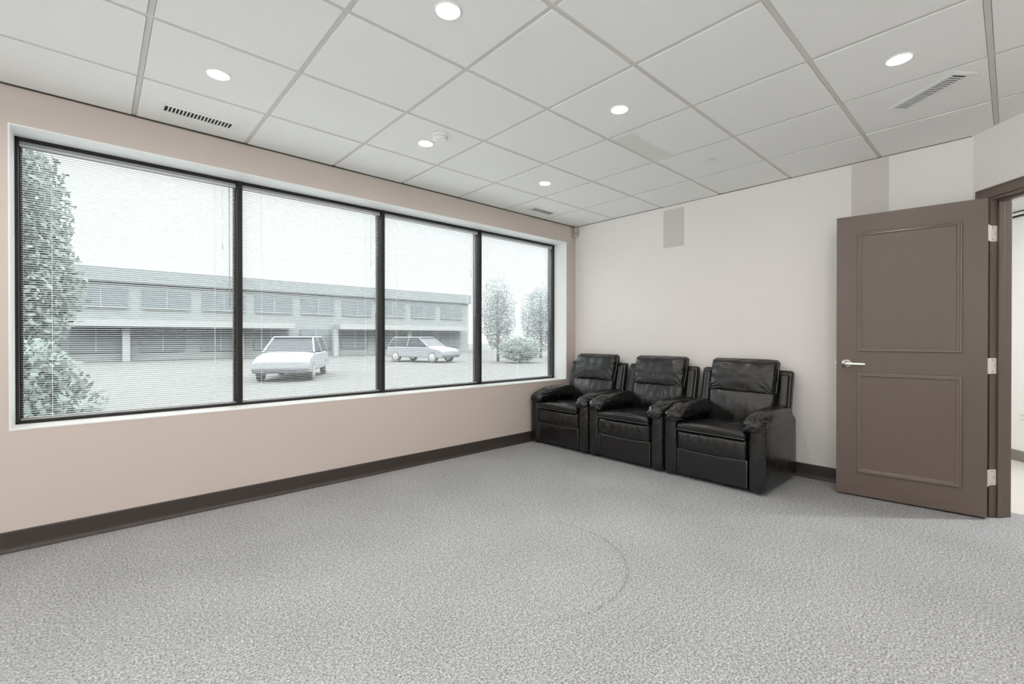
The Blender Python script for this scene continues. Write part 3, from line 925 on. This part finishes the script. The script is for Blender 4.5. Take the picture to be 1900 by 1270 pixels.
# ------------------------------------------------------------------ outdoors
GZ = -.32
struct(MB().box((-60, .3, GZ - .1), (120, 90, GZ)).build('ground', m_asph), 'pale car park outside the window', 'ground')
struct(MB().box((-14, .26, GZ + .001), (30, 6.2, GZ + .02)).build('bounce_walk', m_conc), 'unseen pale concrete walk added outside the window wall to bounce daylight', 'walk')  # hidden below the sill; added as a reflector to brighten the ceiling
struct(MB().box((-40, -30, GZ - .1), (LX - .16, .3, GZ + .018)).build('bounce_plaza', mat('bounce_concrete_white', (.55, .54, .52), .9)))  # unseen white ground, added to bounce light up through the left window

B = empty('building', (8, 35, GZ)); tag(B, 'long two-storey commercial building across the car park', 'building')
TB = Matrix.Translation((-8, -35, -GZ))
def bb(name, m, *boxes, parent=B):
    q = MB()
    for lo, hi in boxes: q.box(lo, hi, TB)
    return q.build(name, m, parent)
X0, X1 = -2.5, 28.5
bb('wall', m_bwall, ((X0, 35, GZ), (X1, 46, 5.25)))
bb('parapet', m_bband, ((X0 - .2, 34.75, 4.75), (X1 + .2, 46.2, 5.62)))
bb('canopy', m_bwhite, ((X0 + 1, 33.6, 1.87), (11.0, 35, 2.28)), ((14.5, 33.6, 1.87), (X1 - 1, 35, 2.28)))
x = X0 + 1.2
while x < X1 - 3:
    f = bb('window', m_bglass, ((x, 34.93, 3.15), (x + 2.6, 35.02, 4.35)))
    bb('window_bar', m_bwhite, ((x + 1.28, 34.90, 3.15), (x + 1.33, 34.93, 4.35)), ((x, 34.88, 3.07), (x + 2.6, 34.93, 3.15)), parent=f)
    f = bb('shopfront', m_bglass, ((x - .1, 34.9, .25), (x + 2.3, 35.02, 1.87)))
    bb('shopfront_bar', m_bwhite, ((x + 1.05, 34.86, .25), (x + 1.11, 34.9, 1.87)), parent=f)
    x += 3.3
for x in (X0 + .3, 1.0, 7.3, 14.2, 21.0):
    bb('pillar', m_bwhite, ((x, 34.2, GZ), (x + .38, 34.7, 1.87)))

def car(name, loc, rz, label):
    R = empty(name, loc, rz); tag(R, label, 'car', 'parked white cars outside')
    body = [(-2.25, .32), (-2.3, .55), (-2.22, .92), (-1.75, .98), (1.15, .98), (1.95, .86), (2.25, .70), (2.3, .45), (2.22, .30)]
    b = MB()
    n = 9
    rows = []
    for j in range(n + 1):
        t = j / n * 2 - 1; y = t * .90
        k = 1 - .04 * abs(t) ** 4
        rows.append([b.bm.verts.new((p[0] * k, y * (1 - .05 * (p[1] > .8)), p[1] - .05 * abs(t) ** 6 * (p[1] > .6))) for p in body])
    for j in range(n):
        for i in range(len(body)):
            q = (i + 1) % len(body); b.bm.faces.new((rows[j][i], rows[j + 1][i], rows[j + 1][q], rows[j][q]))
    b.bm.faces.new(rows[0]); b.bm.faces.new(list(reversed(rows[-1])))
    b.build('body', m_car, R, smooth=False, bevel=.04)
    cab = MB()
    lo = [(-2.05, .96), (1.05, .96)]; hi = [(-1.75, 1.50), (.25, 1.50)]
    P = []
    for (x_, z_), hw in ((lo[0], .84), (lo[1], .84), (hi[1], .66), (hi[0], .66)):
        P.append((x_, -hw, z_)); P.append((x_, hw, z_))
    v = [cab.bm.verts.new(p) for p in P]
    for f in ((0, 2, 4, 6), (1, 7, 5, 3), (2, 3, 5, 4), (0, 6, 7, 1), (0, 1, 3, 2), (6, 4, 5, 7)): cab.bm.faces.new([v[i] for i in f])
    cab.build('cabin_glass', m_carg, R, bevel=.03)
    MB().rbox((-1.80, -.68, 1.485), (.32, .68, 1.545), .03, (3, 3, 1), 3).build('roof', m_car, R, smooth=True)
    pil = MB()
    for sg in (-1, 1):
        for (xa, xb) in ((-2.05, -1.75), (-.55, -.50), (1.05, .25)):
            pil.tube([(xa, sg * .845, .96), (xb, sg * .67, 1.50)], .035, 6)
    pil.build('roof_pillar', m_car, R)
    for x_ in (-1.42, 1.42):
        for sg in (-1, 1):
            T = Matrix.Translation((x_, sg * .80, .33)) @ Matrix.Rotation(PI / 2, 4, 'X')
            wh = MB().lathe([(0, -.11), (.24, -.11), (.32, -.09), (.335, 0), (.32, .09), (.24, .11), (0, .11)], T, 24).build('wheel', m_tyre, R, smooth=False)
            MB().lathe([(0, -.125), (.10, -.12), (.21, -.112), (.22, .112), (.10, .12), (0, .125)], T, 16).build('hub', m_chrome, wh)
    return R
car('parked_car', (.30 * 18.5 - .17, 18.5 - 3.7, GZ), math.radians(-118), 'white car parked nearest the window, behind the second pane')
car('parked_car', (.60 * 25 - .17, 25 - 3.7, GZ), math.radians(-70), 'white car parked farther away, behind the third pane')

def tree(name, loc, h, rad, label, mleaf, seed, zc=.62, n=1400, low=.25, cat='tree', group=None):
    R = empty(name, loc); tag(R, label, cat, group)
    rr = random.Random(seed)
    t = MB()
    t.tube([(0, 0, 0), (.05, .03, h * .3), (-.03, .05, h * .6), (.02, 0, h * .85)], .035 * h ** .6, 8)
    for k in range(6):
        a = rr.uniform(0, 2 * PI); z0 = h * rr.uniform(.3, .6)
        t.tube([(0, 0, z0), (math.cos(a) * rad * .5, math.sin(a) * rad * .5, z0 + h * .15)], .02, 6)
    t.build('trunk', m_bark, R, smooth=True)
    c = MB()
    for k in range(n):
        while True:
            p = Vector((rr.uniform(-1, 1), rr.uniform(-1, 1), rr.uniform(-1, 1)))
            if p.length < 1: break
        cz = h * (low + 1) / 2; hz = h * (1 - low) / 2
        lump = 1 + .35 * fbm(p.x * 2 + seed, p.y * 2, p.z * 2.4)
        q = Vector((p.x * rad * lump, p.y * rad * lump, cz + p.z * hz * lump))
        s_ = rr.uniform(.022, .05) * (1 + rad * .5)
        u = Vector((rr.gauss(0, 1), rr.gauss(0, 1), rr.gauss(0, 1))).normalized(); w_ = u.orthogonal().normalized()
        c.bm.faces.new([c.bm.verts.new(q + u * s_ * a + w_ * s_ * b_ * .7) for a, b_ in ((-1, 0), (-.2, -.8), (1, 0), (-.2, .8))])
    c.build('foliage', mleaf, R)
    return R
def at(px_slope, dist): return (-.17 + px_slope * dist, -3.74 + dist, GZ)
tree('garden_tree', at(-.088, 9.0), 4.2, .60, 'leafy tree at the far left of the window view', m_leaf, 2, n=9000, low=.14)
tree('garden_shrub', at(-.11, 7.5), 1.55, .8, 'low round shrub below the leafy tree at the left of the window view', m_leaf, 12, n=5000, low=.05, cat='shrub')
tree('garden_tree', at(.845, 22.0), 5.2, 1.1, 'loose tree at the left edge of the last window pane', m_leaf2, 5, n=8000, low=.12)
tree('garden_tree', at(1.02, 24.0), 5.4, 1.5, 'dense dark tree near the right edge of the last window pane', m_leaf2, 8, n=10000, low=.1)
tree('garden_shrub', at(.93, 20.0), 1.6, 1.3, 'low shrub between the two trees behind the last pane', m_leaf, 21, n=5000, low=.05, cat='shrub')
